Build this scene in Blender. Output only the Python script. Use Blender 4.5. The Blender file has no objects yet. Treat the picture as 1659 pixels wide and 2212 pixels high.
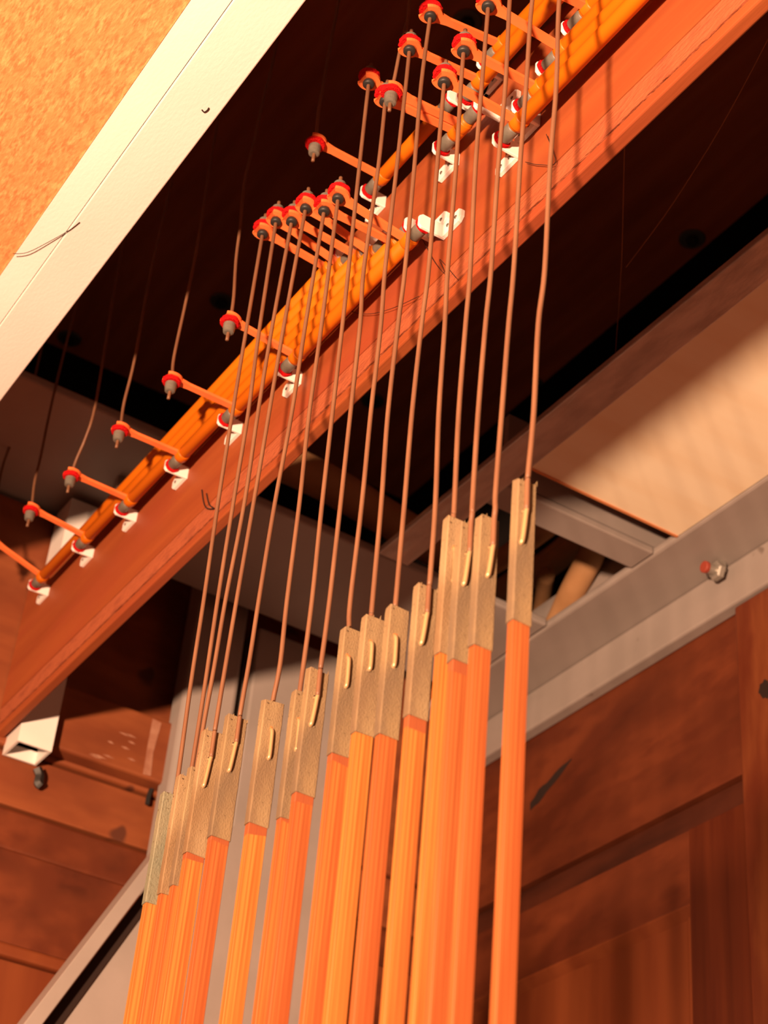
import bpy, bmesh, math, random
from mathutils import Vector, Matrix
random.seed(7)
D = bpy.data
C = bpy.context.scene.collection
sc = bpy.context.scene

# ------------------------------------------------------------------ camera
F, CX, CY = 3800.93, 829.5, 1106.0
def nrm(v): return Vector(v).normalized()
Zc = nrm((520.5, 5346, -F))
Yc = nrm((-2859.5, -2424, -F)); Yc = (Yc - Yc.dot(Zc) * Zc).normalized()
Xc = Yc.cross(Zc)
R = Matrix((Xc, Yc, Zc))                      # camera space -> world
cam_data = D.cameras.new('camera')
cam = D.objects.new('camera', cam_data); C.objects.link(cam)
cam.matrix_world = R.to_4x4()
cam_data.sensor_fit = 'HORIZONTAL'; cam_data.sensor_width = 36.0
cam_data.lens = F / 1659.0 * 36.0
cam_data.clip_start = 0.02
cam_data.dof.use_dof = True
cam_data.dof.focus_distance = 1.36
cam_data.dof.aperture_fstop = 15.0
sc.camera = cam

# ------------------------------------------------------------------ world, lamp, exposure
w = D.worlds.new('world'); sc.world = w; w.use_nodes = True
w.node_tree.nodes['Background'].inputs[0].default_value = (1.0, 0.55, 0.34, 1)
w.node_tree.nodes['Background'].inputs[1].default_value = 0.050
ld = D.lights.new('work_lamp', 'POINT'); ld.energy = 680; ld.color = (1.0, 0.59, 0.36); ld.shadow_soft_size = 0.058
lamp = D.objects.new('work_lamp', ld); C.objects.link(lamp); lamp.location = (-1.00, -0.32, 0.08)
vs = sc.view_settings
sc.display_settings.display_device = 'sRGB'
vs.view_transform = 'Standard'; vs.look = 'None'; vs.gamma = 1.0; vs.use_curve_mapping = False; vs.exposure = 0.0

# ------------------------------------------------------------------ helpers
def ray(px, py): return R @ Vector((px - CX, -(py - CY), -F))
def onX(px, py, X): r = ray(px, py); return r * (X / r.x)
def onY(px, py, Y): r = ray(px, py); return r * (Y / r.y)
def onZ(px, py, Z): r = ray(px, py); return r * (Z / r.z)

def tag(o, label=None, cat=None, group=None, kind=None):
    if label: o['label'] = label
    if cat: o['category'] = cat
    if group: o['group'] = group
    if kind: o['kind'] = kind
    return o
def thing(name, loc, label, cat, group=None, kind=None):
    o = D.objects.new(name, None); C.objects.link(o); o.location = Vector(loc)
    o.empty_display_size = 0.01
    return tag(o, label, cat, group, kind)
def base_of(p):
    v = Vector((0, 0, 0))
    while p is not None:
        v += p.location; p = p.parent
    return v
def obj(name, bm, mat, parent=None, smooth=False, bevel=0.0, origin=None):
    """bm holds world coordinates; the object gets its own origin"""
    if origin is None:
        n = max(1, len(bm.verts)); c = Vector((0, 0, 0))
        for v in bm.verts: c += v.co
        origin = c / n
    origin = Vector(origin)
    bmesh.ops.translate(bm, verts=bm.verts, vec=-origin)
    bmesh.ops.recalc_face_normals(bm, faces=bm.faces)
    me = D.meshes.new(name); bm.to_mesh(me); bm.free()
    me.materials.append(mat)
    if smooth:
        for p in me.polygons: p.use_smooth = True
    o = D.objects.new(name, me); C.objects.link(o)
    if parent is not None:
        o.parent = parent; o.location = origin - base_of(parent)
    else: o.location = origin
    if bevel:
        m = o.modifiers.new('bevel', 'BEVEL'); m.width = bevel; m.segments = 2; m.limit_method = 'ANGLE'
    return o
def box(bm, x0, x1, y0, y1, z0, z1, jit=0.0):
    vs_ = [bm.verts.new((x + random.uniform(-jit, jit), y + random.uniform(-jit, jit), z + random.uniform(-jit, jit)))
           for x in (x0, x1) for y in (y0, y1) for z in (z0, z1)]
    for f in ((0,1,3,2),(4,6,7,5),(0,4,5,1),(2,3,7,6),(0,2,6,4),(1,5,7,3)): bm.faces.new([vs_[i] for i in f])
    return bm
def B(*a, jit=0.0): return box(bmesh.new(), *a, jit=jit)
def frame_for(d):
    d = d.normalized(); up = Vector((0, 0, 1)) if abs(d.z) < 0.9 else Vector((1, 0, 0))
    a = d.cross(up).normalized(); return a, d.cross(a).normalized()
def lathe(bm, p0, axis, prof, n=20, jit=0.0, cap=True):
    """prof: (distance along the axis, radius)"""
    axis = Vector(axis).normalized(); a, b = frame_for(axis); rings = []
    for (s, r) in prof:
        rings.append([bm.verts.new(Vector(p0) + axis * s + (a * math.cos(t) + b * math.sin(t)) * r * (1 + random.uniform(-jit, jit)))
                      for t in [2 * math.pi * k / n for k in range(n)]])
    for r0, r1 in zip(rings, rings[1:]):
        for k in range(n): bm.faces.new((r0[k], r0[(k+1) % n], r1[(k+1) % n], r1[k]))
    if cap: bm.faces.new(list(reversed(rings[0]))); bm.faces.new(rings[-1])
    return bm
def smooth_path(pts, k=4):
    P = [Vector(p) for p in pts]
    if len(P) < 3: return P
    out = []
    for i in range(len(P) - 1):
        p0 = P[max(0, i-1)]; p1 = P[i]; p2 = P[i+1]; p3 = P[min(len(P)-1, i+2)]
        for j in range(k):
            t = j / k
            out.append(0.5 * ((2*p1) + (p2-p0)*t + (2*p0-5*p1+4*p2-p3)*t*t + (3*p1-p0-3*p2+p3)*t*t*t))
    out.append(P[-1]); return out
def tube(bm, pts, r, n=10, rad=None):
    rings = []; a = b = None
    for i, p in enumerate(pts):
        d = (pts[min(i+1, len(pts)-1)] - pts[max(i-1, 0)]).normalized()
        if a is None: a, b = frame_for(d)
        else:
            a = (a - d * a.dot(d)).normalized(); b = d.cross(a).normalized()
        rr = rad[i] if rad else r
        rings.append([bm.verts.new(p + (a*math.cos(2*math.pi*k/n) + b*math.sin(2*math.pi*k/n)) * rr) for k in range(n)])
    for r0, r1 in zip(rings, rings[1:]):
        for k in range(n): bm.faces.new((r0[k], r0[(k+1) % n], r1[(k+1) % n], r1[k]))
    bm.faces.new(list(reversed(rings[0]))); bm.faces.new(rings[-1])
    return bm
def prism(bm, poly, ext):
    """polygon (world points) extruded by a vector"""
    ext = Vector(ext)
    lo = [bm.verts.new(Vector(p)) for p in poly]; hi = [bm.verts.new(Vector(p) + ext) for p in poly]
    bm.faces.new(lo); bm.faces.new(list(reversed(hi)))
    n = len(lo)
    for k in range(n): bm.faces.new((lo[k], lo[(k+1) % n], hi[(k+1) % n], hi[k]))
    return bm

# ------------------------------------------------------------------ materials
DIM = dict(tan_paper_wrap=.43, silvery_paper_wrap=.43, pine_batten=.44, red_brown_board=.62, scraped_board=.62, brown_coated_wire=.40, grey_painted_steel=.72,
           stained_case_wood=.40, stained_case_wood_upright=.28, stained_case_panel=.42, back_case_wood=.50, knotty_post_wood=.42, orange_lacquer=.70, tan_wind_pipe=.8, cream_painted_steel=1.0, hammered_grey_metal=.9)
def mat(name, col, rough=0.6, metal=0.0, spec=0.4, var=None, vscale=(8, 8, 8), vdetail=4, bump=0.0, bscale=(60, 60, 60), coat=0.0, lo=0.35, hi=0.65, speck=None, speck_scale=60, speck_cut=0.68, third=None, tscale=(3, 3, 3)):
    q_ = DIM.get(name, 1.0); sc_ = lambda c: tuple(v * q_ for v in c) if c else c
    col, var, third, speck = sc_(col), sc_(var), sc_(third), sc_(speck)
    m = D.materials.new(name); m.use_nodes = True; nt = m.node_tree; bs = nt.nodes['Principled BSDF']
    bs.inputs['Base Color'].default_value = (*col, 1); bs.inputs['Roughness'].default_value = rough
    bs.inputs['Metallic'].default_value = metal; bs.inputs['Specular IOR Level'].default_value = spec
    bs.inputs['Coat Weight'].default_value = coat
    tc = nt.nodes.new('ShaderNodeTexCoord')
    def noise(scale, det=4, s=1.0):
        mp = nt.nodes.new('ShaderNodeMapping'); mp.inputs['Scale'].default_value = scale
        nt.links.new(tc.outputs['Object'], mp.inputs['Vector'])
        nz = nt.nodes.new('ShaderNodeTexNoise'); nz.inputs['Scale'].default_value = s; nz.inputs['Detail'].default_value = det
        nt.links.new(mp.outputs['Vector'], nz.inputs['Vector']); return nz
    cur = None
    def mix(fac_out, c0, c1, lo_, hi_):
        rp = nt.nodes.new('ShaderNodeMapRange'); rp.inputs['From Min'].default_value = lo_; rp.inputs['From Max'].default_value = hi_
        nt.links.new(fac_out, rp.inputs['Value'])
        mx = nt.nodes.new('ShaderNodeMix'); mx.data_type = 'RGBA'
        nt.links.new(rp.outputs['Result'], mx.inputs['Factor'])
        if isinstance(c0, tuple): mx.inputs['A'].default_value = (*c0, 1)
        else: nt.links.new(c0, mx.inputs['A'])
        mx.inputs['B'].default_value = (*c1, 1)
        return mx.outputs['Result']
    if var: cur = mix(noise(vscale, vdetail).outputs['Fac'], col, var, lo, hi)
    if third: cur = mix(noise(tscale, 3).outputs['Fac'], cur or col, third, 0.45, 0.68)
    if speck: cur = mix(noise((1, 1, 1), 2, speck_scale).outputs['Fac'], cur or col, speck, speck_cut, speck_cut + 0.05)
    if cur: nt.links.new(cur, bs.inputs['Base Color'])
    if bump:
        nz = noise(bscale, 5); bp = nt.nodes.new('ShaderNodeBump'); bp.inputs['Strength'].default_value = bump; bp.inputs['Distance'].default_value = 0.002
        nt.links.new(nz.outputs['Fac'], bp.inputs['Height']); nt.links.new(bp.outputs['Normal'], bs.inputs['Normal'])
    return m
ORANGE = mat('orange_lacquer', (0.94, 0.225, 0.004), rough=0.45, spec=0.35, var=(0.80, 0.19, 0.004), vscale=(30, 6, 30))
ARM = mat('salmon_orange_lacquer', (0.86, 0.20, 0.06), rough=0.5, spec=0.35, var=(0.78, 0.17, 0.045), vscale=(40, 40, 40))
WHITE = mat('white_plastic', (0.86, 0.84, 0.80), rough=0.45, spec=0.4)
GREYNUT = mat('grey_plastic', (0.165, 0.15, 0.125), rough=0.45, var=(0.12, 0.11, 0.09), vscale=(120, 120, 120))
BLACK = mat('black_rubber', (0.02, 0.02, 0.02), rough=0.5)
FELT = mat('red_felt', (0.66, 0.01, 0.012), rough=0.95, spec=0.1, var=(0.42, 0.005, 0.006), vscale=(900, 900, 900), bump=0.8, bscale=(900, 900, 900))
WIRE = mat('brown_coated_wire', (0.46, 0.22, 0.115), rough=0.5, spec=0.4, var=(0.38, 0.17, 0.09), vscale=(200, 200, 30))
HOOK = mat('brass_wire', (0.46, 0.31, 0.16), rough=0.3, metal=0.35)
SCREW = mat('dull_steel', (0.16, 0.14, 0.12), rough=0.4, metal=0.7)
BOARD = mat('red_brown_board', (0.55, 0.140, 0.040), rough=0.6, spec=0.25, var=(0.44, 0.098, 0.030), vscale=(60, 3, 40), bump=0.15, bscale=(300, 20, 300), third=(0.50, 0.105, 0.04), tscale=(4, 3, 14))
ROUGHB = mat('scraped_board', (0.60, 0.165, 0.068), rough=0.7, spec=0.3, var=(0.36, 0.09, 0.045), vscale=(200, 34, 120), bump=0.9, bscale=(500, 120, 400), lo=0.5, hi=0.85)
PAPER = [mat('tan_paper_wrap', c, rough=0.75, spec=0.25, var=v, vscale=(90, 90, 25), speck=(0.16, 0.10, 0.05), speck_scale=330, speck_cut=0.70, bump=0.35, bscale=(900, 900, 500), third=t, tscale=(40, 40, 16))
         for c, v, t in (((0.60, 0.44, 0.24), (0.50, 0.34, 0.18), (0.36, 0.25, 0.15)), ((0.66, 0.48, 0.27), (0.56, 0.38, 0.20), (0.42, 0.27, 0.14)), ((0.56, 0.40, 0.21), (0.48, 0.33, 0.18), (0.33, 0.24, 0.15)))]
SILVER = mat('silvery_paper_wrap', (0.50, 0.46, 0.30), rough=0.6, var=(0.36, 0.38, 0.27), vscale=(60, 60, 20), bump=0.4, bscale=(700, 700, 400), speck=(0.2, 0.14, 0.07), speck_scale=330)
WOODS = [mat('pine_batten', c, rough=0.55, spec=0.35, var=v, vscale=(700, 700, 4), lo=0.40, hi=0.60, third=t, tscale=(170, 170, 7), bump=0.12, bscale=(1500, 1500, 20))
         for c, v, t in (((0.98, 0.43, 0.095), (0.74, 0.21, 0.04), (0.88, 0.29, 0.06)), ((0.92, 0.33, 0.08), (0.66, 0.165, 0.04), (0.70, 0.175, 0.045)), ((0.97, 0.41, 0.09), (0.70, 0.19, 0.04), (0.78, 0.22, 0.05)), ((0.84, 0.27, 0.075), (0.60, 0.15, 0.04), (0.66, 0.16, 0.042)))]
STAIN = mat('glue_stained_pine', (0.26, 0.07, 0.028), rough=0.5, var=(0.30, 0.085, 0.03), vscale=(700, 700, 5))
STEEL = mat('grey_painted_steel', (0.50, 0.44, 0.41), rough=0.5, spec=0.4, var=(0.44, 0.39, 0.36), vscale=(12, 6, 12), bump=0.08, bscale=(200, 200, 200), speck=(0.30, 0.25, 0.22), speck_scale=26, speck_cut=0.74)
HAMMER = mat('hammered_grey_metal', (0.75, 0.68, 0.62), rough=0.38, metal=0.25, bump=1.0, bscale=(90, 30, 90), var=(0.55, 0.49, 0.45), vscale=(60, 20, 60))
CREAM = mat('cream_painted_steel', (0.86, 0.83, 0.80), rough=0.45, spec=0.4, var=(0.80, 0.77, 0.73), vscale=(10, 4, 10), bump=0.1, bscale=(400, 150, 400))
PLY = mat('birch_plywood', (0.95, 0.84, 0.62), rough=0.6, spec=0.3, var=(0.90, 0.74, 0.50), vscale=(3, 26, 10), lo=0.4, hi=0.75)
PLYEDGE = mat('plywood_edge', (0.62, 0.24, 0.09), rough=0.7)
HARD = mat('mottled_orange_hardboard', (0.66, 0.24, 0.085), rough=0.5, spec=0.5, var=(0.84, 0.46, 0.18), vscale=(420, 110, 100), lo=0.38, hi=0.66, third=(0.74, 0.33, 0.12), tscale=(110, 40, 30), bump=0.2, bscale=(600, 200, 300))
DARKP = mat('dark_stained_panel', (0.50, 0.135, 0.050), rough=0.6, spec=0.3, var=(0.38, 0.095, 0.035), vscale=(30, 3, 10))
VOID = mat('unlit_void_black', (0.012, 0.006, 0.004), rough=0.9)  # near-black base paints unlit depth overhead and in the column gap
CASE = mat('stained_case_wood', (0.44, 0.105, 0.036), rough=0.5, spec=0.35, var=(0.19, 0.040, 0.015), vscale=(9, 5, 12), lo=0.38, hi=0.66, third=(0.28, 0.060, 0.022), tscale=(26, 14, 40))
CASE_SHADED = mat('shade_painted_rail', (0.075, 0.018, 0.008), rough=0.5, var=(0.04, 0.01, 0.005), vscale=(20, 5, 30))  # base darkened to paint the shadow band of the recessed rail
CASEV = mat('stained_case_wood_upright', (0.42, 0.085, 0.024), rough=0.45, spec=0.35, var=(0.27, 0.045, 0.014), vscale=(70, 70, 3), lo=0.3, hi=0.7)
CASEP = mat('stained_case_panel', (0.52, 0.135, 0.042), rough=0.45, spec=0.35, var=(0.38, 0.085, 0.028), vscale=(24, 24, 3), lo=0.35, hi=0.7)
CASEB = mat('back_case_wood', (0.52, 0.15, 0.050), rough=0.6, spec=0.3, var=(0.40, 0.100, 0.034), vscale=(6, 20, 30), third=(0.34, 0.085, 0.03), tscale=(10, 10, 20), speck=(0.20, 0.06, 0.03), speck_scale=14, speck_cut=0.7)
KNOT = mat('knotty_post_wood', (0.56, 0.16, 0.05), rough=0.5, var=(0.34, 0.07, 0.022), vscale=(26, 26, 4), lo=0.4, hi=0.62, third=(0.30, 0.055, 0.018), tscale=(20, 20, 9))
DUCT = mat('tan_wind_pipe', (0.72, 0.40, 0.19), rough=0.7, var=(0.58, 0.30, 0.13), vscale=(14, 14, 14))
CHALK = mat('pale_chalk', (0.40, 0.20, 0.13), rough=0.9, var=(0.30, 0.12, 0.07), vscale=(60, 60, 60))
DUST_SHADE = mat('dark_dust_and_shade', (0.022, 0.010, 0.007), rough=0.9)  # dark debris and marks; also paints the shade beside the brace rim
RUST = mat('rusty_torn_fibre', (0.75, 0.22, 0.06), rough=0.8, var=(0.30, 0.07, 0.03), vscale=(900, 900, 900))
RED = mat('red_plastic_cap', (0.34, 0.06, 0.035), rough=0.5)
ZINC = mat('zinc_fitting', (0.42, 0.40, 0.36), rough=0.35, metal=0.6)
SILK = mat('cobweb_silk', (0.40, 0.17, 0.07), rough=0.8)

# ------------------------------------------------------------------ key planes
XW = 0.4623          # plane of the tracker wires
XR = 0.5343          # roller axes
XB = 0.5543          # face of the roller board
ZP = 1.22            # underside of the steel frame
RR = 0.0066          # roller radius

# ------------------------------------------------------------------ setting: case walls and ceiling
XWALL, YWALL = 1.253, 1.90
# ceiling panel of dark stained board with bolts
cx1, cy1, cz = 1.324, 2.287, 1.90
ceil = thing('ceiling', (0.5, 0.8, cz), 'dark stained board ceiling above the roller board, in deep shadow', 'ceiling', kind='structure')
for i, (x0, x1) in enumerate(((-0.30, 0.42), (0.4215, 0.93), (0.9315, cx1))):
    obj('ceiling_board', B(x0, x1, -0.4, cy1, cz, cz + 0.03), DARKP, ceil, bevel=0.002)
for (px, py) in ((1495, 515), (805, 865), (1010, 45), (480, 650), (150, 730), (1160, 825)):
    p = onZ(px, py, cz)
    if px == 1160: r = 0.010
    else: r = 0.020
    b_ = obj('bolt_washer', lathe(bmesh.new(), (p.x, p.y, cz - 0.003), (0, 0, 1), [(0, r * 0.92), (0.001, r), (0.003, r)], 24), SCREW, ceil, smooth=False)
    obj('bolt_head', lathe(bmesh.new(), (p.x, p.y, cz - 0.010), (0, 0, 1), [(0, r * 0.4), (0.001, r * 0.48), (0.007, r * 0.48)], 6), BLACK, b_)
# black sheets added high above so open gaps end in darkness
hi = thing('ceiling', (0.5, 0.8, 2.4), 'added black deck closing the void far above the steel frame', 'ceiling', kind='structure')
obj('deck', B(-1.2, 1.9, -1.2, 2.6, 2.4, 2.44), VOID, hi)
ub = thing('wall_back', (0.5, 2.45, 1.3), 'added black sheet closing the back of the case above the grey beams', 'wall', kind='structure')
obj('void_sheet', B(-1.2, 1.9, 2.45, 2.48, 1.2, 2.399), VOID, ub)
ur = thing('wall_right', (1.62, 1.0, 1.3), 'added black sheet closing the side of the case above the right beam', 'wall', kind='structure')
obj('void_sheet', B(1.62, 1.65, -1.2, 2.449, 1.2, 2.399), VOID, ur)

# right wall
wr = thing('wall_right', (XWALL, 1.5, 0.5), 'reddish stained panelled case wall on the right below the grey beam', 'wall', kind='structure')
zr0 = onX(1138, 1927, XWALL).z; zr1 = onX(1600, 1653, XWALL).z; zg = (zr0 + zr1) / 2      # dark rail line
zb = (onX(1129, 2124, XWALL).z + onX(1488, 1936, XWALL).z) / 2                           # bead on top of the panel
yst = onX(1488, 1936, XWALL).y                                                            # panel / stile boundary
ypost = onX(1602, 1700, XWALL - 0.015).y
obj('top_board', B(XWALL, XWALL + 0.02, ypost - 0.02, YWALL, zg, 1.30), CASE, wr, bevel=0.0015)
obj('groove_rail', B(XWALL + 0.010, XWALL + 0.03, ypost - 0.02, YWALL, zg - 0.034, zg - 0.0005), CASE_SHADED, wr, bevel=0.001)  # groove shadow is painted into the rail colour
obj('top_rail', B(XWALL + 0.002, XWALL + 0.02, yst, YWALL, zb, zg - 0.035), CASE, wr, bevel=0.0015)
obj('stile', B(XWALL + 0.001, XWALL + 0.02, ypost - 0.01, yst, -0.3, zg - 0.035), CASEV, wr, bevel=0.0015)
obj('bead', prism(bmesh.new(), [(XWALL + 0.002, yst, zb), (XWALL + 0.002, yst, zb - 0.003), (XWALL + 0.012, yst, zb - 0.013), (XWALL + 0.016, yst, zb)], (0, YWALL - yst, 0)), CASEP, wr)
obj('bead', B(XWALL + 0.004, XWALL + 0.012, yst, yst + 0.010, -0.3, zb - 0.013), CASEP, wr, bevel=0.003)
obj('panel', B(XWALL + 0.012, XWALL + 0.02, yst + 0.010, YWALL, -0.3, zb - 0.011), CASEP, wr)
tag(obj('corner_post', B(XWALL - 0.015, XWALL + 0.02, 0.45, ypost, -0.3, 1.16), KNOT, wr, bevel=0.003), 'knotty pine corner post')
kp = onX(1652, 1490, XWALL - 0.015)
kb = bmesh.new()
for k in range(14):
    pass
lathe(kb, (XWALL - 0.0155, kp.y, kp.z), (1, 0, 0), [(0, 0.010), (0.002, 0.016)], 16, jit=0.25)
bmesh.ops.scale(kb, vec=(1, 0.8, 1.1), verts=kb.verts, space=Matrix.Translation(-Vector((XWALL, kp.y, kp.z))))
obj('knot', kb, DUST_SHADE, wr)
# long dark gouge and ring stain
g0 = onX(1146, 1745, XWALL); g1 = onX(1235, 1640, XWALL)
gb = bmesh.new(); pts = []
N = 10
up_, dn_ = [], []
for k in range(N + 1):
    t = k / N; p = g0.lerp(g1, t); h = 0.010 * math.sin(math.pi * min(1, 0.25 + t * 0.75)) * (1 + random.uniform(-.35, .35)) + 0.001
    up_.append(Vector((XWALL - 0.0008, p.y, p.z + h))); dn_.append(Vector((XWALL - 0.0008, p.y, p.z - h * 0.6)))
prism(gb, up_ + list(reversed(dn_)), (0.001, 0, 0))
obj('gouge', gb, DUST_SHADE, wr)

# back wall
wb = thing('wall_back', (0.8, YWALL, 0.5), 'rough stained board wall at the back, lower left behind the trackers', 'wall', kind='structure')
zbg = onY(100, 1820, YWALL).z; zbm = (onY(0, 2035, YWALL).z + onY(115, 2080, YWALL).z) / 2
zj = (onY(140, 1655, YWALL).z + onY(330, 1730, YWALL).z) / 2
zk = (onY(0, 1600, YWALL).z) 
obj('back_board', B(-0.6, XWALL + 0.02, YWALL, YWALL + 0.02, zj + 0.036, 1.312), CASEB, wb, bevel=0.002)
obj('back_board', B(-0.6, XWALL + 0.02, YWALL - 0.010, YWALL + 0.02, zj, zj + 0.034), CASEB, wb, bevel=0.004)
obj('back_board', B(-0.6, XWALL + 0.02, YWALL - 0.002, YWALL + 0.02, zbg + 0.030, zj - 0.002), CASEB, wb, bevel=0.002)
obj('moulding', B(-0.6, XWALL + 0.02, YWALL + 0.003, YWALL + 0.02, zbg - 0.022, zbg + 0.029), CASE, wb, bevel=0.004)
obj('frame_rail', B(-0.6, XWALL + 0.02, YWALL + 0.001, YWALL + 0.02, zbm + 0.005, zbg - 0.023), CASE, wb, bevel=0.001)
obj('bead', B(-0.6, XWALL + 0.02, YWALL - 0.004, YWALL + 0.02, zbm - 0.012, zbm + 0.004), CASEP, wb, bevel=0.004)
obj('panel', B(-0.6, XWALL + 0.02, YWALL + 0.008, YWALL + 0.02, -0.3, zbm - 0.013), CASEP, wb)
# proud timber block with chalk mark
yb = YWALL - 0.035
b0 = onY(150, 1625, yb); b1 = onY(345, 1690, yb); bt0 = onY(245, 1515, yb)
blk = obj('wooden_block', B(b0.x - 0.03, b1.x + 0.03, yb, YWALL, (b0.z + b1.z) / 2, bt0.z), CASEB, None, bevel=0.004)
tag(blk, 'squared timber block with pale chalk stripe fixed on the back wall', 'block')
ch = bmesh.new()
q = [onY(x, y, yb - 0.0006) for x, y in ((330, 1552), (349, 1562), (331, 1626), (326, 1676), (309, 1672), (318, 1616))]
prism(ch, q, (0, 0.0005, 0)); cs = obj('chalk_stripe', ch, CHALK, blk); tag(cs, 'pale chalk stripe')
cm = bmesh.new()
for k in range(9):
    p = onY(random.uniform(205, 290), random.uniform(1585, 1660), yb - 0.0006)
    s_ = random.uniform(0.004, 0.013)
    prism(cm, [p + Vector((-s_, 0, 0)), p + Vector((0, 0, 0.0012)), p + Vector((s_, 0, -0.001)), p + Vector((0, 0, -0.0018))], (0, 0.0005, 0))
obj('chalk_smudge', cm, CHALK, blk)

# ------------------------------------------------------------------ steel frame
def Lp(px, py): return onZ(px, py, ZP)
xr_in, xr_out = 1.149, 1.233
rb = thing('steel_beam', (1.40, 1.3, ZP), 'long grey steel beam running along the top of the right wall, bolt on it', 'beam')
obj('lower_flange', B(xr_in, xr_out + 0.02, -0.1, YWALL, ZP, ZP + 0.012), STEEL, rb, bevel=0.004)
zlow = (onX(1147, 1591, xr_out).z + onX(1659, 1237, xr_out).z) / 2
obj('side_plate', B(xr_out, xr_out + 0.020, -0.1, YWALL, zlow, ZP - 0.0005), STEEL, rb, bevel=0.003)
obj('web', B(xr_out - 0.012, xr_out, -0.1, YWALL, ZP + 0.0125, ZP + 0.12), STEEL, rb)
bp = onZ(1548, 1212, ZP)
bl = thing('hex_bolt', (bp.x, bp.y, ZP), 'small zinc hex bolt with red end cap under the grey right beam', 'bolt')
ax = Vector((-1, 0, -0.12)).normalized(); bp.z -= 0.014; bp.x += 0.004
obj('hex_head', lathe(bmesh.new(), bp, ax, [(0, 0.010), (0.001, 0.0125), (0.008, 0.0125), (0.0095, 0.010)], 6), ZINC, bl)
obj('shank', lathe(bmesh.new(), bp + ax * 0.0096, ax, [(0, 0.0065), (0.011, 0.0065)], 16), ZINC, bl, smooth=False)
obj('end_cap', lathe(bmesh.new(), bp + ax * 0.0207, ax, [(0, 0.0075), (0.004, 0.0075), (0.005, 0.006)], 16), RED, bl)
obj('hanger', B(bp.x - 0.002, bp.x + 0.006, bp.y - 0.006, bp.y + 0.006, bp.z, ZP - 0.0002), ZINC, bl)
# hammered strip beside the plywood
obj_s = obj('steel_strip', B(0.883, 0.927, -0.1, 1.58, ZP - 0.003, ZP + 0.006), HAMMER, None, bevel=0.0015)
tag(obj_s, 'narrow hammered grey metal strip along the left edge of the pale plywood', 'metal strip')
# plywood
pl = thing('plywood_panel', (1.2, 1.0, ZP), 'pale birch plywood sheet in the steel frame at right', 'plywood panel')
ply_y = onZ(1310, 1088, ZP).y
obj('sheet', B(0.9285, xr_in - 0.001, -0.1, ply_y, ZP + 0.002, ZP + 0.014), PLY, pl)
obj('sheet_edge', B(0.9285, xr_in - 0.001, ply_y, ply_y + 0.0035, ZP + 0.001, ZP + 0.014), PLYEDGE, pl)
# cross member (channel) beyond the plywood
cm0 = onZ(1300, 1145, ZP).y; cm1 = onZ(1260, 1182, ZP).y
cb = thing('steel_beam', (1.2, cm0, ZP), 'short grey steel cross member between plywood and pipes', 'beam')
obj('lower_flange', B(0.9285, xr_in - 0.001, cm0, cm1, ZP, ZP + 0.010), STEEL, cb, bevel=0.002)
obj('web', B(0.9285, xr_in + 0.06, cm0 + 0.002, cm0 + 0.012, ZP + 0.0125, ZP + 0.11), STEEL, cb)
# rear cross beam, broad
n0 = onZ(1000, 1275, ZP).y; f0 = onZ(650, 1362, ZP).y
xb0 = onZ(640, 1115, ZP).x
bb = thing('steel_beam', (1.0, n0, ZP), 'broad grey rear steel beam behind the trackers, partly in shadow', 'beam')
obj('lower_flange', B(0.60, xr_in - 0.001, n0, f0, ZP, ZP + 0.012), STEEL, bb, bevel=0.003)
obj('web', B(0.60, xr_in - 0.001, f0 - 0.03, f0 - 0.018, ZP + 0.0125, ZP + 0.13), STEEL, bb)
# higher dim beam on the left, crossing above the board
d0 = onZ(200, 880, 1.32)
db = thing('steel_beam', (0.5, 1.9, 1.32), 'dim grey steel beam crossing high up at the far left', 'beam')
obj('lower_flange', B(-0.6, 0.62, d0.y, 2.05, 1.32, 1.332), STEEL, db, bevel=0.003)
obj('web', B(-0.6, 0.62, 1.98, 1.99, 1.3325, 1.42), STEEL, db)
# column behind trackers
col = thing('steel_column', (1.0, 2.15, 0.5), 'upright grey steel column of two channels behind the tracker tops', 'column')
ca = onY(541, 1500, 1.83); cb_ = onY(752, 1500, 1.83)
obj('right_channel', B(ca.x, cb_.x, 1.83, 1.88, -0.3, ZP - 0.001), STEEL, col, bevel=0.003)
cl0 = onY(398, 1500, 1.84); cl1 = onY(514, 1500, 1.84)
obj('left_channel', B(cl0.x, cl1.x, 1.84, 1.88, -0.3, 1.30), STEEL, col, bevel=0.006)
obj('gap_shade_sheet', B(cl1.x + 0.001, ca.x - 0.001, 1.87, 1.88, -0.3, 1.29), VOID, col)  # black sheet paints the darkness of the slit between the channels
# diagonal brace sheet lower left
br = thing('steel_brace', (0.75, 2.05, 0.7), 'sloping grey steel plate with raised rim at lower left', 'steel plate')
YB = 1.78
P = lambda x, y, Y=YB: onY(x, y, Y)
pa = [P(395, 1790), P(700, 1790), P(700, 2500), P(-95, 2500), P(106, 2190)]
pa = [P(378, 1838), P(700, 1700), P(760, 2900), P(-430, 2900)]
bmp = bmesh.new(); prism(bmp, pa, (0, 0.006, 0)); obj('plate', bmp, STEEL, br)
e0, e1 = P(352, 1822, YB - 0.03), P(-380, 2770, YB - 0.03)
e2, e3 = P(372, 1840, YB - 0.03), P(-350, 2800, YB - 0.03)
bmp = bmesh.new(); prism(bmp, [e0, e2, e3, e1], (0, 0.036, 0)); obj('rim', bmp, STEEL, br, bevel=0.001)
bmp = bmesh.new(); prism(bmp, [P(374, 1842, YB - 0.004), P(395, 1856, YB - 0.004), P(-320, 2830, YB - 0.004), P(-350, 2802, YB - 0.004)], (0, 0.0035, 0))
obj('painted_shadow_strip', bmp, DUST_SHADE, br)  # dark strip paints the shade along the rim
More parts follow.
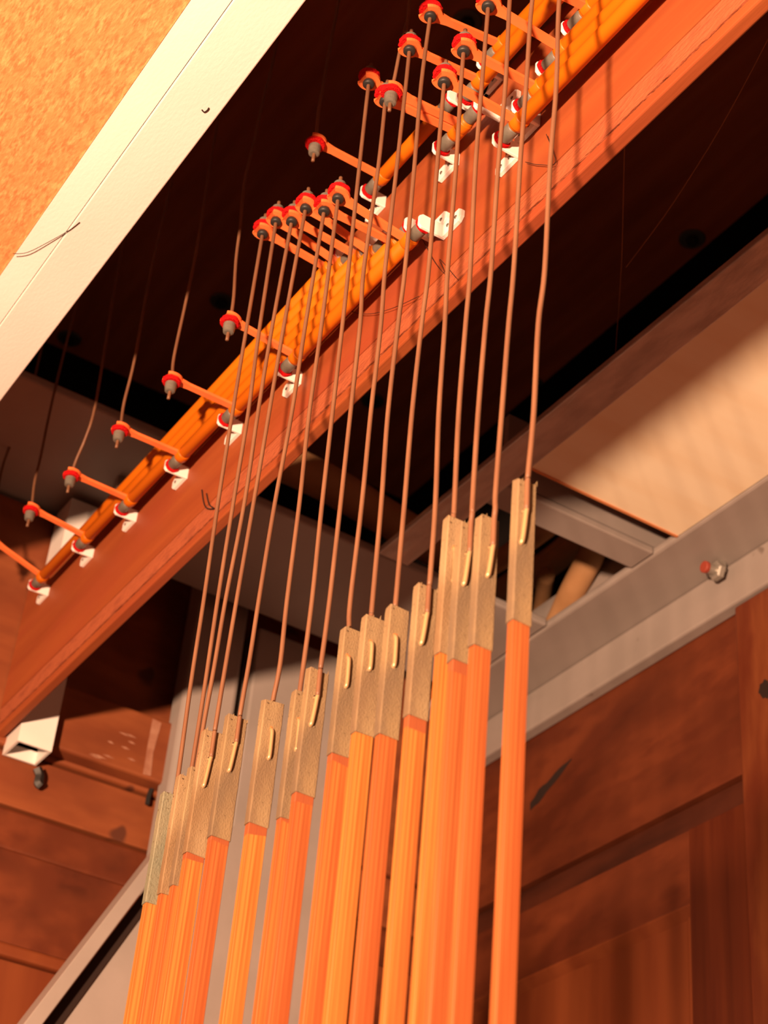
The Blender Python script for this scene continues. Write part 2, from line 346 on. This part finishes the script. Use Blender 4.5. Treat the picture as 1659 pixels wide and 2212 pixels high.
# square tube hanging behind the board
t0 = onX(40, 1600, 0.60)
tb = thing('square_tube', (0.62, 1.9, 1.0), 'pale square steel tube with open end below the board, far left', 'tube')
ty0 = 1.845; tz = onY(108, 1623, ty0).z
tx0 = max(onY(34, 1598, ty0).x, 0.568); tx1 = onY(108, 1623, ty0).x + 0.002
ty1 = 1.893; wt = 0.003
for (a, b, c, d) in ((tx0, tx1, ty0, ty0 + wt), (tx0, tx1, ty1 - wt, ty1), (tx0, tx0 + wt, ty0 + wt, ty1 - wt), (tx1 - wt, tx1, ty0 + wt, ty1 - wt)):
    obj('tube_wall', B(a, b, c, d, tz, 1.31), CREAM, tb)

# ------------------------------------------------------------------ upper-left cream beam and hardboard
ZL = 1.100
xe = (onZ(0, 860, ZL).x + onZ(670, 0, ZL).x) / 2
xm = (onZ(0, 690, ZL).x + onZ(510, 0, ZL).x) / 2
xo = (onZ(0, 588, ZL).x + onZ(430, 0, ZL).x) / 2
lb = thing('steel_beam', (xe, 1.0, ZL), 'cream painted steel beam crossing the upper left, brightly lit', 'beam')
obj('lower_flange', B(xm + 0.0008, xe, -0.6, 2.05, ZL, ZL + 0.010), CREAM, lb, bevel=0.0012)
obj('side_angle', prism(bmesh.new(), [(xo, -0.6, ZL + 0.004), (xm, -0.6, ZL + 0.0005), (xm, -0.6, ZL + 0.010), (xo, -0.6, ZL + 0.010)], (0, 2.65, 0)), CREAM, lb)
obj('web', B(xe - 0.012, xe - 0.004, -0.6, 2.05, ZL + 0.0105, ZL + 0.14), CREAM, lb)
hb = obj('hardboard_panel', B(xo - 0.8, xo - 0.0005, -0.6, 2.05, ZL + 0.006, ZL + 0.014), HARD, None)
tag(hb, 'mottled orange hardboard sheet in the upper left corner, beside the cream beam', 'panel')
for nm, pts, lab in (('dust_thread', [(28, 548), (60, 545), (110, 520), (150, 497), (172, 480)], 'thin grey dust strand across the cream beam'),
                     ('dust_crumb', [(436, 237), (441, 242), (448, 238), (451, 233)], 'tiny dark crumb stuck on the cream beam')):
    bm = tube(bmesh.new(), smooth_path([onZ(x, y, ZL - 0.0006) for x, y in pts]), 0.00035 if nm == 'dust_thread' else 0.0006, 5)
    tag(obj(nm, bm, DUST_SHADE), lab, 'dust')

# ------------------------------------------------------------------ wind pipes in the opening
def duct(pts, r, label, z):
    P_ = smooth_path([onZ(x, y, zz) for (x, y), zz in zip(pts, [v * 0.853 for v in z])], 6)
    o = obj('wind_pipe', tube(bmesh.new(), P_, r * 0.853, 20), DUCT, smooth=True)
    tag(o, label, 'pipe', 'tan wind pipes above the steel frame')
duct([(1140, 1440), (1198, 1360), (1238, 1275), (1282, 1190), (1310, 1120)], 0.021, 'tan wind pipe rising steeply in the middle of the opening', [1.50, 1.52, 1.54, 1.57, 1.60])
duct([(1195, 1460), (1252, 1345), (1308, 1262), (1372, 1190)], 0.021, 'tan wind pipe nearest the right grey beam', [1.54, 1.56, 1.58, 1.62])
duct([(1040, 1310), (1130, 1250), (1195, 1210), (1300, 1120)], 0.025, 'tan wind pipe curving just right of the tallest tracker', [1.70, 1.70, 1.72, 1.76])
duct([(1040, 1235), (1110, 1190), (1180, 1140), (1240, 1090)], 0.017, 'thin tan wind pipe under the cross member', [1.58, 1.58, 1.58, 1.58])
duct([(1130, 1500), (1165, 1340), (1180, 1240)], 0.014, 'narrow tan wind pipe stub lowest in the opening', [1.60, 1.60, 1.60])
duct([(560, 975), (700, 1040), (850, 1128), (950, 1190), (1060, 1245)], 0.030, 'long tan wind pipe running level behind the wires', [1.60, 1.60, 1.60, 1.58, 1.56])

# ------------------------------------------------------------------ roller board
zt, zbm_ = 1.194, 0.973
rbd = thing('roller_board', (XB, 1.2, zbm_), 'long red-brown wooden roller board running diagonally across the picture', 'board')
obj('board_face', B(XB, XB + 0.010, -0.1, YWALL - 0.003, zbm_ + 0.0405, zt), BOARD, rbd)
obj('scraped_strip', B(XB + 0.0006, XB + 0.010, -0.1, YWALL - 0.003, zbm_ + 0.0165, zbm_ + 0.040), ROUGHB, rbd)
obj('edge_moulding', B(XB + 0.0012, XB + 0.010, -0.1, YWALL - 0.003, zbm_ + 0.009, zbm_ + 0.0155), BOARD, rbd, bevel=0.0012)
obj('bottom_lip', B(XB - 0.0015, XB + 0.010, -0.1, YWALL - 0.003, zbm_, zbm_ + 0.0085), BOARD, rbd, bevel=0.0015)

def bracket(ye, z, sgn):
    """bearing bracket: plate across the roller end, foot lying on the board; sgn=+1 for the far end"""
    y0 = ye; t = 0.003 * sgn
    poly = [(XR - 0.0042, y0, z + 0.0076), (XR - 0.0074, y0, z + 0.0045), (XR - 0.0074, y0, z - 0.0052), (XR - 0.0048, y0, z - 0.0076)]
    poly += [(XB - 0.0001, y0, z - 0.0074), (XB - 0.0001, y0, z + 0.0074)]
    root = obj('bearing_bracket', prism(bmesh.new(), poly, (0, t, 0)), WHITE, rbd, bevel=0.0006)
    ya, yb2 = (y0 + t, y0 + t + 0.028 * sgn)
    fp = []
    for yy, zz in ((ya, -0.0072), (ya + 0.024 * sgn, -0.0072), (yb2, -0.0035), (yb2, 0.0035), (ya + 0.024 * sgn, 0.0072), (ya, 0.0072)):
        fp.append((XB - 0.0042, yy, z + zz))
    obj('foot', prism(bmesh.new(), fp, (0.0041, 0, 0)), WHITE, root, bevel=0.0005)
    for s in (0.008, 0.020):
        obj('screw', lathe(bmesh.new(), (XB - 0.0050, ya + s * sgn, z), (1, 0, 0), [(0, 0.0012), (0.0007, 0.0019), (0.0010, 0.0019)], 10), SCREW, root)
def end_fittings(root, ye, z, sgn, blen=0.015):
    a = (0, sgn, 0)
    obj('bushing', lathe(bmesh.new(), (XR, ye, z), a, [(0, 0.0057), (0.001, 0.0061), (blen - 0.001, 0.0061), (blen, 0.0055)], 20), GREYNUT, root, smooth=True)
    obj('felt_washer', lathe(bmesh.new(), (XR, ye + blen * sgn, z), a, [(0.0002, 0.0076), (0.0026, 0.0078)], 22, jit=0.05), FELT, root)
    bracket(ye + (blen + 0.0027) * sgn, z, sgn)
def arm(root, Y, z, tip, felt=True):
    """lever arm from the roller to the fork around the wire"""
    Rp = Vector((XR, Y, z)); T = Vector((XW, Y, tip.z)); d = T - Rp; L = d.length; d.normalize()
    s = Vector((0, 1, 0)); n = d.cross(s).normalized()
    hw, ro, ri = 0.0035, 0.0094, 0.0054
    pts = [(0.0045, -hw), (L - 0.018, -hw)]
    a0 = math.pi + 0.55; 
    def ell(r, a, k=1.12): return (L + r * k * math.cos(a), r * math.sin(a))
    for k in range(9): pts.append(ell(ro, a0 + (2 * math.pi - 0.80 - a0) * k / 8))
    for k in range(15): pts.append(ell(ri, -0.72 - (2 * math.pi - 1.44) * k / 14, 1.25))
    for k in range(9): pts.append(ell(ro, 0.80 + (math.pi - 0.55 - 0.80) * k / 8))
    pts += [(L - 0.018, hw), (0.0045, hw)]
    poly = [Rp + d * u + s * v - n * 0.0016 for u, v in pts]
    bm = bmesh.new(); prism(bm, poly, n * 0.0032)
    bmesh.ops.triangulate(bm, faces=[f for f in bm.faces if len(f.verts) > 4])
    return obj('lever_arm', bm, ARM, root, bevel=0)
def roller(label, y0, y1, z, arms, ends=(True, True), blen=0.015):
    root = thing('roller', (XR, (y0 + y1) / 2, z), label, 'roller', 'orange rollers on the roller board')
    rr = RR
    prof = [(0, rr - 0.0012), (0.0010, rr), (y1 - y0 - 0.0010, rr), (y1 - y0, rr - 0.0012)]
    obj('roller_tube', lathe(bmesh.new(), (XR, y0, z), (0, 1, 0), prof, 28), ORANGE, root, smooth=True)
    for o in ():
        pass
    for (px, py) in arms:
        tip = onX(px, py, XW)
        arm(root, tip.y, z, tip)
        # welded collar where arm meets roller
        obj('arm_collar', lathe(bmesh.new(), (XR, tip.y - 0.005, z), (0, 1, 0), [(0, rr + 0.0001), (0.001, rr + 0.0006), (0.009, rr + 0.0006), (0.010, rr + 0.0001)], 24), ORANGE, root, smooth=True)
    if ends[1]: end_fittings(root, y1, z, 1, blen)
    if ends[0]: end_fittings(root, y0, z, -1, blen)
TIP_D = [(568, 500), (597, 473), (631, 473), (661, 445), (701, 450), (731, 423), (797, 175), (833, 213), (885, 103), (930, 30), (960, 172), (1002, 105), (1055, 8), (1110, -62)]
TIP_U = [(-18, 1165), (68, 1098), (155, 1023), (260, 925), (372, 818), (498, 690), (682, 306), (846, 195), (1140, -38)]
ZS = [1.1400, 1.1240, 1.1080, 1.0920, 1.0760, 1.0600]
LBL = ['topmost', 'second', 'third', 'fourth', 'fifth', 'lowest']
for k in range(6):
    yu = onX(*TIP_U[k], XW).y; yd = onX(*TIP_D[k], XW).y
    roller('long orange roller with two arms, %s of the six bundled at lower left' % LBL[k], yd - 0.007, yu + 0.007, ZS[k], [TIP_U[k], TIP_D[k]])
yt = lambda p: onX(*p, XW).y
roller('short orange roller above the bundle, arm tip alone against the dark ceiling', yt(TIP_D[6]) - 0.007, yt(TIP_U[6]) + 0.007, 1.190, [TIP_U[6], TIP_D[6]])
roller('very short orange roller carrying two close arms, centre of upper group', yt(TIP_U[7]) - 0.008, yt(TIP_D[7]) + 0.007, 1.1385, [TIP_U[7], TIP_D[7]])
roller('orange roller behind the upper arms, second from top of the upper group', 0.40, yt(TIP_D[8]) + 0.007, 1.173, [TIP_D[8]], (False, True))
roller('orange roller topmost of the upper group, reaching the top edge', 0.40, yt(TIP_D[9]) + 0.007, 1.190, [TIP_D[9]], (False, True))
roller('lowest orange roller at upper right, nearest the board face', 0.30, yt(TIP_D[10]) + 0.007, 1.0660, [TIP_D[10]], (False, True))
roller('orange roller second from bottom at upper right', 0.30, yt(TIP_D[11]) + 0.007, 1.0815, [TIP_D[11]], (False, True))
roller('orange roller third from bottom at upper right', 0.30, yt(TIP_D[12]) + 0.007, 1.0980, [TIP_D[12]], (False, True))
roller('orange roller fourth from bottom at upper right, arm cut by the top edge', 0.30, yt(TIP_D[13]) + 0.007, 1.1140, [TIP_D[13]], (False, True))

# ------------------------------------------------------------------ trackers (batten + wrap + wire)
RW = 0.0017
def felt_stack_down(root, T):
    """felt and nut above the fork, black washer below it (wire hangs down)"""
    x, y, z = T
    obj('rubber_washer', lathe(bmesh.new(), (x, y, z - 0.0060), (0, 0, 1), [(0, 0.0040), (0.0008, 0.0051), (0.0030, 0.0051), (0.0056, 0.0044)], 20), BLACK, root, smooth=True)
    obj('felt_washer', lathe(bmesh.new(), (x, y, z + 0.0020), (0, 0, 1), [(0, 0.0086), (0.0015, 0.0096), (0.0030, 0.0084), (0.0045, 0.0095), (0.0060, 0.0084)], 28, jit=0.06), FELT, root)
    obj('leather_nut', lathe(bmesh.new(), (x, y, z + 0.0082), (0, 0, 1), [(0, 0.0052), (0.006, 0.0052), (0.0065, 0.0030)], 18), GREYNUT, root, smooth=False)
def nut_below(root, T):
    x, y, z = T
    obj('felt_washer', lathe(bmesh.new(), (x, y, z - 0.0062), (0, 0, 1), [(0, 0.0082), (0.0015, 0.0092), (0.0028, 0.0084), (0.0042, 0.0090)], 24, jit=0.06), FELT, root)
    obj('leather_nut', lathe(bmesh.new(), (x, y, z - 0.0165), (0, 0, 1), [(0, 0.0036), (0.0007, 0.0050), (0.0050, 0.0057), (0.0100, 0.0057)], 20), GREYNUT, root, smooth=False)
def batten_prof(hx, hy, c):
    return [(-hx + c, -hy), (hx - c, -hy), (hx, -hy + c), (hx, hy - c), (hx - c, hy), (-hx + c, hy), (-hx, hy - c), (-hx, -hy + c)]
def loft(bm, cx, cy, prof, rings):
    """rings: list of (z, scale, jitter)"""
    rs = []
    for (z, s, j) in rings:
        rs.append([bm.verts.new((cx + x * s, cy + y * s, z + random.uniform(-j, j))) for x, y in prof])
    n = len(prof)
    for a, b in zip(rs, rs[1:]):
        for k in range(n): bm.faces.new((a[k], a[(k+1) % n], b[(k+1) % n], b[k]))
    bm.faces.new(list(reversed(rs[0]))); bm.faces.new(rs[-1]); return bm

# wire pixel paths (from tip downwards), cap corner, cap bottom, kind of hook
TR = [
 (TIP_D[0], [(534,700),(502,893),(471,1086),(440,1298),(412,1480),(386,1668)], (345,1706), 1950, 'A', 0.0),
 (TIP_D[1], [(562,700),(536,893),(504,1086),(470,1298),(443,1480),(418,1637)], (379,1671), 1929, 'A', 0.0),
 (TIP_D[2], [(589,700),(557,893),(528,1086),(487,1298),(463,1440),(439,1571)], (404,1652), 1912, 'A', 0.0),
 (TIP_D[3], [(614,700),(581,893),(548,1086),(511,1298),(487,1440),(464,1580)], (434,1572), 1842, 'F', 0.0),
 (TIP_D[4], [(660,700),(630,893),(594,1086),(559,1298),(540,1420),(520,1535)], (485,1540), 1805, 'F', 0.0),
 (TIP_D[5], [(695,700),(668,893),(647,1086),(620,1298),(606,1430),(591,1507)], (564,1506), 1775, 'T', 0.0),
 (TIP_D[6], [(776,362),(753,581),(740,700),(718,893),(696,1086),(674,1298),(649,1485)], (630,1487), 1762, 'T', 0.0),
 (TIP_D[7], [(817,362),(786,581),(778,700),(757,893),(736,1086),(712,1298),(694,1434)], (661,1438), 1708, 'F', 0.0),
 (TIP_D[8], [(877,181),(857,362),(832,581),(823,700),(801,893),(782,1086),(757,1298),(754,1352)], (736,1352), 1622, 'T', 0.0),
 (TIP_D[9], [(910,181),(895,362),(875,581),(860,700),(838,893),(824,1086),(805,1298),(802,1328)], (783,1323), 1574, 'T', 0.0),
 (TIP_D[10], [(944,362),(926,581),(911,700),(890,893),(874,1086),(856,1290),(854,1307)], (835,1304), 1580, 'T', 0.0),
 (TIP_D[11], [(996,181),(985,362),(967,581),(961,700),(948,893),(941,1086),(929,1250)], (896,1257), 1536, 'F', 0.0),
 (TIP_D[12], [(1041,181),(1027,362),(1016,581),(1006,700),(991,893),(982,1086),(980,1113)], (960,1110), 1401, 'T', 0.0),
 (TIP_D[13], [(1101,0),(1092,181),(1076,362),(1061,581),(1049,700),(1033,893),(1021,1086),(1019,1125)], (988,1122), 1416, 'F', 0.0),
 ((1178, -140), [(1150,0),(1137,181),(1123,362),(1110,581),(1099,700),(1084,893),(1071,1060),(1070,1098)], (1030,1109), 1382, 'F', 0.0),
 ((1228, -170), [(1208,0),(1202,181),(1188,362),(1177,581),(1163,700),(1153,893),(1141,1035)], (1111,1029), 1327, 'F', 0.0),
]
NAMES = ['leftmost tracker with greenish silvery wrap at the left end of the row',
 'second tracker from left, torn wrap top, mostly hidden by its neighbour',
 'third tracker from left, narrow with bare wire entering behind the fourth',
 'fourth tracker from left, shiny hook low on its wrap and dark scratch below',
 'fifth tracker from left, folded wrap top and grey gap on its right',
 'sixth tracker from left, standing alone between two grey gaps',
 'seventh tracker from left, narrow, overlapped by the one right of it',
 'eighth tracker from left, slanted long hook and dark hook shadow',
 'ninth tracker from left, short hook below small torn hole',
 'tenth tracker from left, rust-coloured hole above its hook',
 'eleventh tracker from left, torn slot and bright hole above the hook',
 'twelfth tracker from left, dark gap on its left side',
 'fourth tracker from the right, broad bright wrap and hook on its face',
 'third tracker from the right, shaded face tucked behind the bright one',
 'second tracker from the right, kinked wire over its torn top',
 'rightmost and tallest tracker, standing apart at the right end']
HX, HY = 0.0064, 0.0030
ZBOT = 0.05
info = []
for i, (tip, path, corner, capb, kind, _) in enumerate(TR):
    HX = 0.0077 - 0.00165 * i / 15
    T = onX(*tip, XW)
    pts = [T] + [onX(x, y, XW) for x, y in path]
    end = pts[-1]
    yc = end.y + (HY + 0.0030 if kind == 'F' else 0.0)
    yl = yc - HY
    # left front corner of the wrap measured in the photo gives its x and its top
    cpt = onY(corner[0] + 10, corner[1] + 3, yl)
    xc = cpt.x + HX
    xc = min(max(xc, XW - 0.007), XW + 0.008)
    ztop = cpt.z
    zcap = onY(corner[0] - (capb - corner[1]) * 0.1, capb, yl).z
    root = thing('tracker', (xc, yc, ZBOT), NAMES[i], 'tracker', 'wooden trackers hanging in a row')
    wm = WOODS[[0, 1, 1, 2, 3, 0, 1, 3, 1, 0, 3, 2, 2, 3, 3, 3][i]]
    pm = SILVER if i == 0 else PAPER[[0, 1, 0, 1, 2, 0, 2, 2, 2, 0, 2, 0, 1, 2, 2, 2][i]]
    obj('batten', loft(bmesh.new(), xc, yc, batten_prof(HX - 0.0004, HY - 0.0003, 0.0003), [(ZBOT, 1, 0), (0.3, 1, 0), (ztop - 0.002, 1, 0)]), wm, root)
    cap = bmesh.new()
    n = 9
    rings = [(zcap, 1.0, 0.0006)] + [(zcap + (ztop - 0.004 - zcap) * k / n, 1.0 + random.uniform(-0.012, 0.018), 0.0) for k in range(1, n + 1)] + [(ztop, 0.99, 0.0011)]
    loft(cap, xc, yc, batten_prof(HX + 0.0004, HY + 0.0004, 0.0006), rings)
    obj('paper_wrap', cap, pm, root)
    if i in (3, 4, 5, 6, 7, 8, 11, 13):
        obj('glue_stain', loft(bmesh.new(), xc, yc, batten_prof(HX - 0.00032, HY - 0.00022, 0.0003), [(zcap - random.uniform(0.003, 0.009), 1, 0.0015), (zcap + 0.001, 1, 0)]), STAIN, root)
    # torn fold at the top edge
    tf = bmesh.new()
    for k in range(2):
        fx = xc - HX + (2 * HX) * (k * 1.3 + random.uniform(0.05, 0.7)) / 2; s_ = random.uniform(0.0004, 0.0010)
        tz_ = ztop + random.uniform(-0.0015, 0.0012)
        prism(tf, [(fx - s_, yl - 0.0004, tz_ - 0.0012), (fx + s_, yl - 0.0004, tz_ - 0.0014), (fx + s_ * 0.4, yl - 0.0009, tz_ + 0.0016)], (0.0002, 0.0012, 0))
    obj('torn_edge', tf, pm, root)
    # wire
    top = T + Vector((0, 0, 0.022))
    if i < 14: wpts = [top] + [T] + pts[1:]
    else: wpts = pts
    if kind == 'F':
        a = wpts[-1]; yf = yl - 0.0017
        wpts[-1] = Vector((a.x, yf - 0.0014, ztop + 0.006))
        wz = ztop - (ztop - zcap) * 0.22
        wpts += [Vector((a.x + 0.0006, yf, ztop - 0.001)), Vector((a.x + 0.0008, yf, wz))]
    else:
        a = wpts[-1]
        wpts += [Vector((a.x, yc, ztop - 0.003))]
    bm = tube(bmesh.new(), smooth_path(wpts, 5), RW, 10)
    wo = obj('wire', bm, WIRE, root, smooth=True)
    # hook emerging from the wrap
    zh0 = ztop - (ztop - zcap) * (0.24 if kind == 'F' else 0.24)
    zh1 = ztop - (ztop - zcap) * (0.46 if kind == 'F' else 0.47)
    hx = a.x + (0.0004 if kind == 'F' else 0.0)
    if kind == 'A': hx = xc + HX * 0.75
    yf = yl - 0.0014
    dx = -0.0016 if kind == 'F' else 0.0005
    hp = ([Vector((a.x + 0.0008, yl - 0.0017, zh0 + (ztop - zcap) * 0.02)), Vector((hx, yl - 0.0017, zh0 - 0.001))] if kind == 'F' else [Vector((hx, yl + 0.001, zh0 + 0.0004)), Vector((hx, yf, zh0 - 0.001))]) + [ Vector((hx + dx * 0.5, yf - 0.0004, (zh0 + zh1) / 2)), Vector((hx + dx, yf, zh1 + 0.001)), Vector((hx + dx, yl + 0.001, zh1 - 0.0002))]
    obj('hook', tube(bmesh.new(), smooth_path(hp, 6), 0.00150 if kind == 'F' else 0.0014, 10), HOOK, root, smooth=True)
    # ragged hole above the hook, punched paper burrs at its lower end
    hb_ = bmesh.new()
    if kind != 'A':
        lathe(hb_, (hx, yl - 0.0007, zh0 + 0.0012), (0, 1, 0), [(0, 0.0008), (0.0005, 0.0022)], 9, jit=0.4)
        obj('torn_hole', hb_, RUST if kind == 'T' else DUST_SHADE, root)
    bu = bmesh.new()
    for k in range(4):
        p = Vector((hx + dx + random.uniform(-.0022, .0022), yl - 0.0004, zh1 + random.uniform(-.0022, .001)))
        prism(bu, [p, p + Vector((0.0009, -0.0010, 0.0003)), p + Vector((0.0003, -0.0003, 0.0013))], (0.0002, 0.0008, 0.0002))
    obj('paper_burr', bu, pm, root)
    if kind == 'F':
        cl = bmesh.new()
        lathe(cl, (hx - 0.0024, yl - 0.0012, zh0 - 0.0002), (1, 0, 0.12), [(0, 0.0005), (0.0012, 0.0010), (0.0036, 0.0010), (0.0048, 0.0004)], 8)
        obj('staple', cl, HOOK, root)
    if i < 14:
        felt_stack_down(root, T)
    info.append((T, xc, yc, ztop, zcap))

# ------------------------------------------------------------------ pull wires going up from the arms
UP = [
 (TIP_U[0], [(-8,1090), (8,1000), (62,860), (100,700), (140,450)], 'dark pull wire at the extreme left edge'),
 (TIP_U[1], [(75,1040), (88,985), (112,870), (150,715), (175,620)], 'pull wire second from left, rising from the lowest visible arm'),
 (TIP_U[2], [(166,990), (184,948), (205,880), (232,720), (268,520)], 'pull wire with a sharp bend, third from left'),
 (TIP_U[3], [(268,870), (291,775), (325,590), (372,385)], 'pull wire fourth from left, lit only near its arm'),
 (TIP_U[4], [(376,770), (404,640), (430,510), (470,265)], 'pull wire fifth from left, rising beside the cream beam'),
 (TIP_U[5], [(505,640), (510,560), (520,480), (527,400), (548,310), (572,200), (598,90)], 'curved pull wire whose upper part is black in shadow'),
 (TIP_U[6], [(688,240), (697,190), (715,90), (732,0), (745,-80)], 'black pull wire left of the upper arms'),
 (TIP_U[7], [(853,165), (864,110), (878,50), (888,-30)], 'dark pull wire behind the upper trackers'),
]
for (tip, path, lab) in UP:
    T = onX(*tip, XW)
    pts = [T + Vector((0, 0, -0.0255)), T] + [onX(x, y, XW) for x, y in path]
    last = pts[-1]
    pts.append(Vector((XW, last.y + 0.0, cz - 0.001)))
    root = thing('pull_wire', T, lab, 'wire', 'pull wires rising from the lever arms')
    obj('wire', tube(bmesh.new(), smooth_path(pts, 5), 0.0016, 10), WIRE, root, smooth=True)
    nut_below(root, T)

# ------------------------------------------------------------------ small debris
def strand(name, pts, r, lab, cat='dust', m=DUST_SHADE):
    tag(obj(name, tube(bmesh.new(), smooth_path(pts, 5), r, 5), m), lab, cat)
strand('dust_fluff', [onX(x, y, XB - 0.0012) for x, y in ((436, 1058), (440, 1085), (447, 1098), (462, 1098), (452, 1090), (446, 1066))], 0.0007, 'small dark fluff caught on the lower middle of the board')
strand('cobweb_strand', [onX(x, y, XB - 0.004) for x, y in ((735, 640), (760, 672), (800, 678), (850, 665), (905, 640))], 0.0003, 'thin cobweb strand under the roller bundle', 'cobweb')
strand('cobweb_strand', [onX(x, y, XB - 0.003) for x, y in ((905, 500), (935, 560), (960, 590), (950, 560), (985, 600))], 0.0003, 'tangled cobweb strand near the middle bracket', 'cobweb')
strand('cobweb_strand', [onX(x, y, XB - 0.003) for x, y in ((1135, 350), (1165, 356), (1200, 350), (1180, 290))], 0.0003, 'thin cobweb strand by the upper bracket', 'cobweb')
strand('cobweb_strand', [onZ(x, y, 1.28) for x, y in ((1350, 268), (1347, 400), (1343, 560), (1334, 700), (1322, 862))], 0.0004, 'long hanging cobweb strand in front of the dark ceiling', 'cobweb', SILK)
strand('cobweb_strand', [onZ(x, y, 1.28) for x, y in ((1659, 85), (1560, 270), (1450, 445), (1352, 578))], 0.0004, 'slanting cobweb strand at right in front of the dark ceiling', 'cobweb', SILK)
strand('cable_end', [onY(x, y, YWALL - 0.014) for x, y in ((80, 1660), (85, 1675), (82, 1690), (88, 1698))], 0.006, 'short black cable stub on the back wall below the tube', 'cable', BLACK)
strand('cable_end', [onY(x, y, YWALL - 0.012) for x, y in ((350, 1682), (333, 1695), (322, 1718), (318, 1738))], 0.003, 'thin black cable hanging beside the leftmost tracker', 'cable', BLACK)
strand('cable_end', [onX(x, y, XB - 0.004) for x, y in ((30, 1310), (22, 1325), (12, 1340), (8, 1352))], 0.004, 'dark cable stub on the left end of the board', 'cable', BLACK)
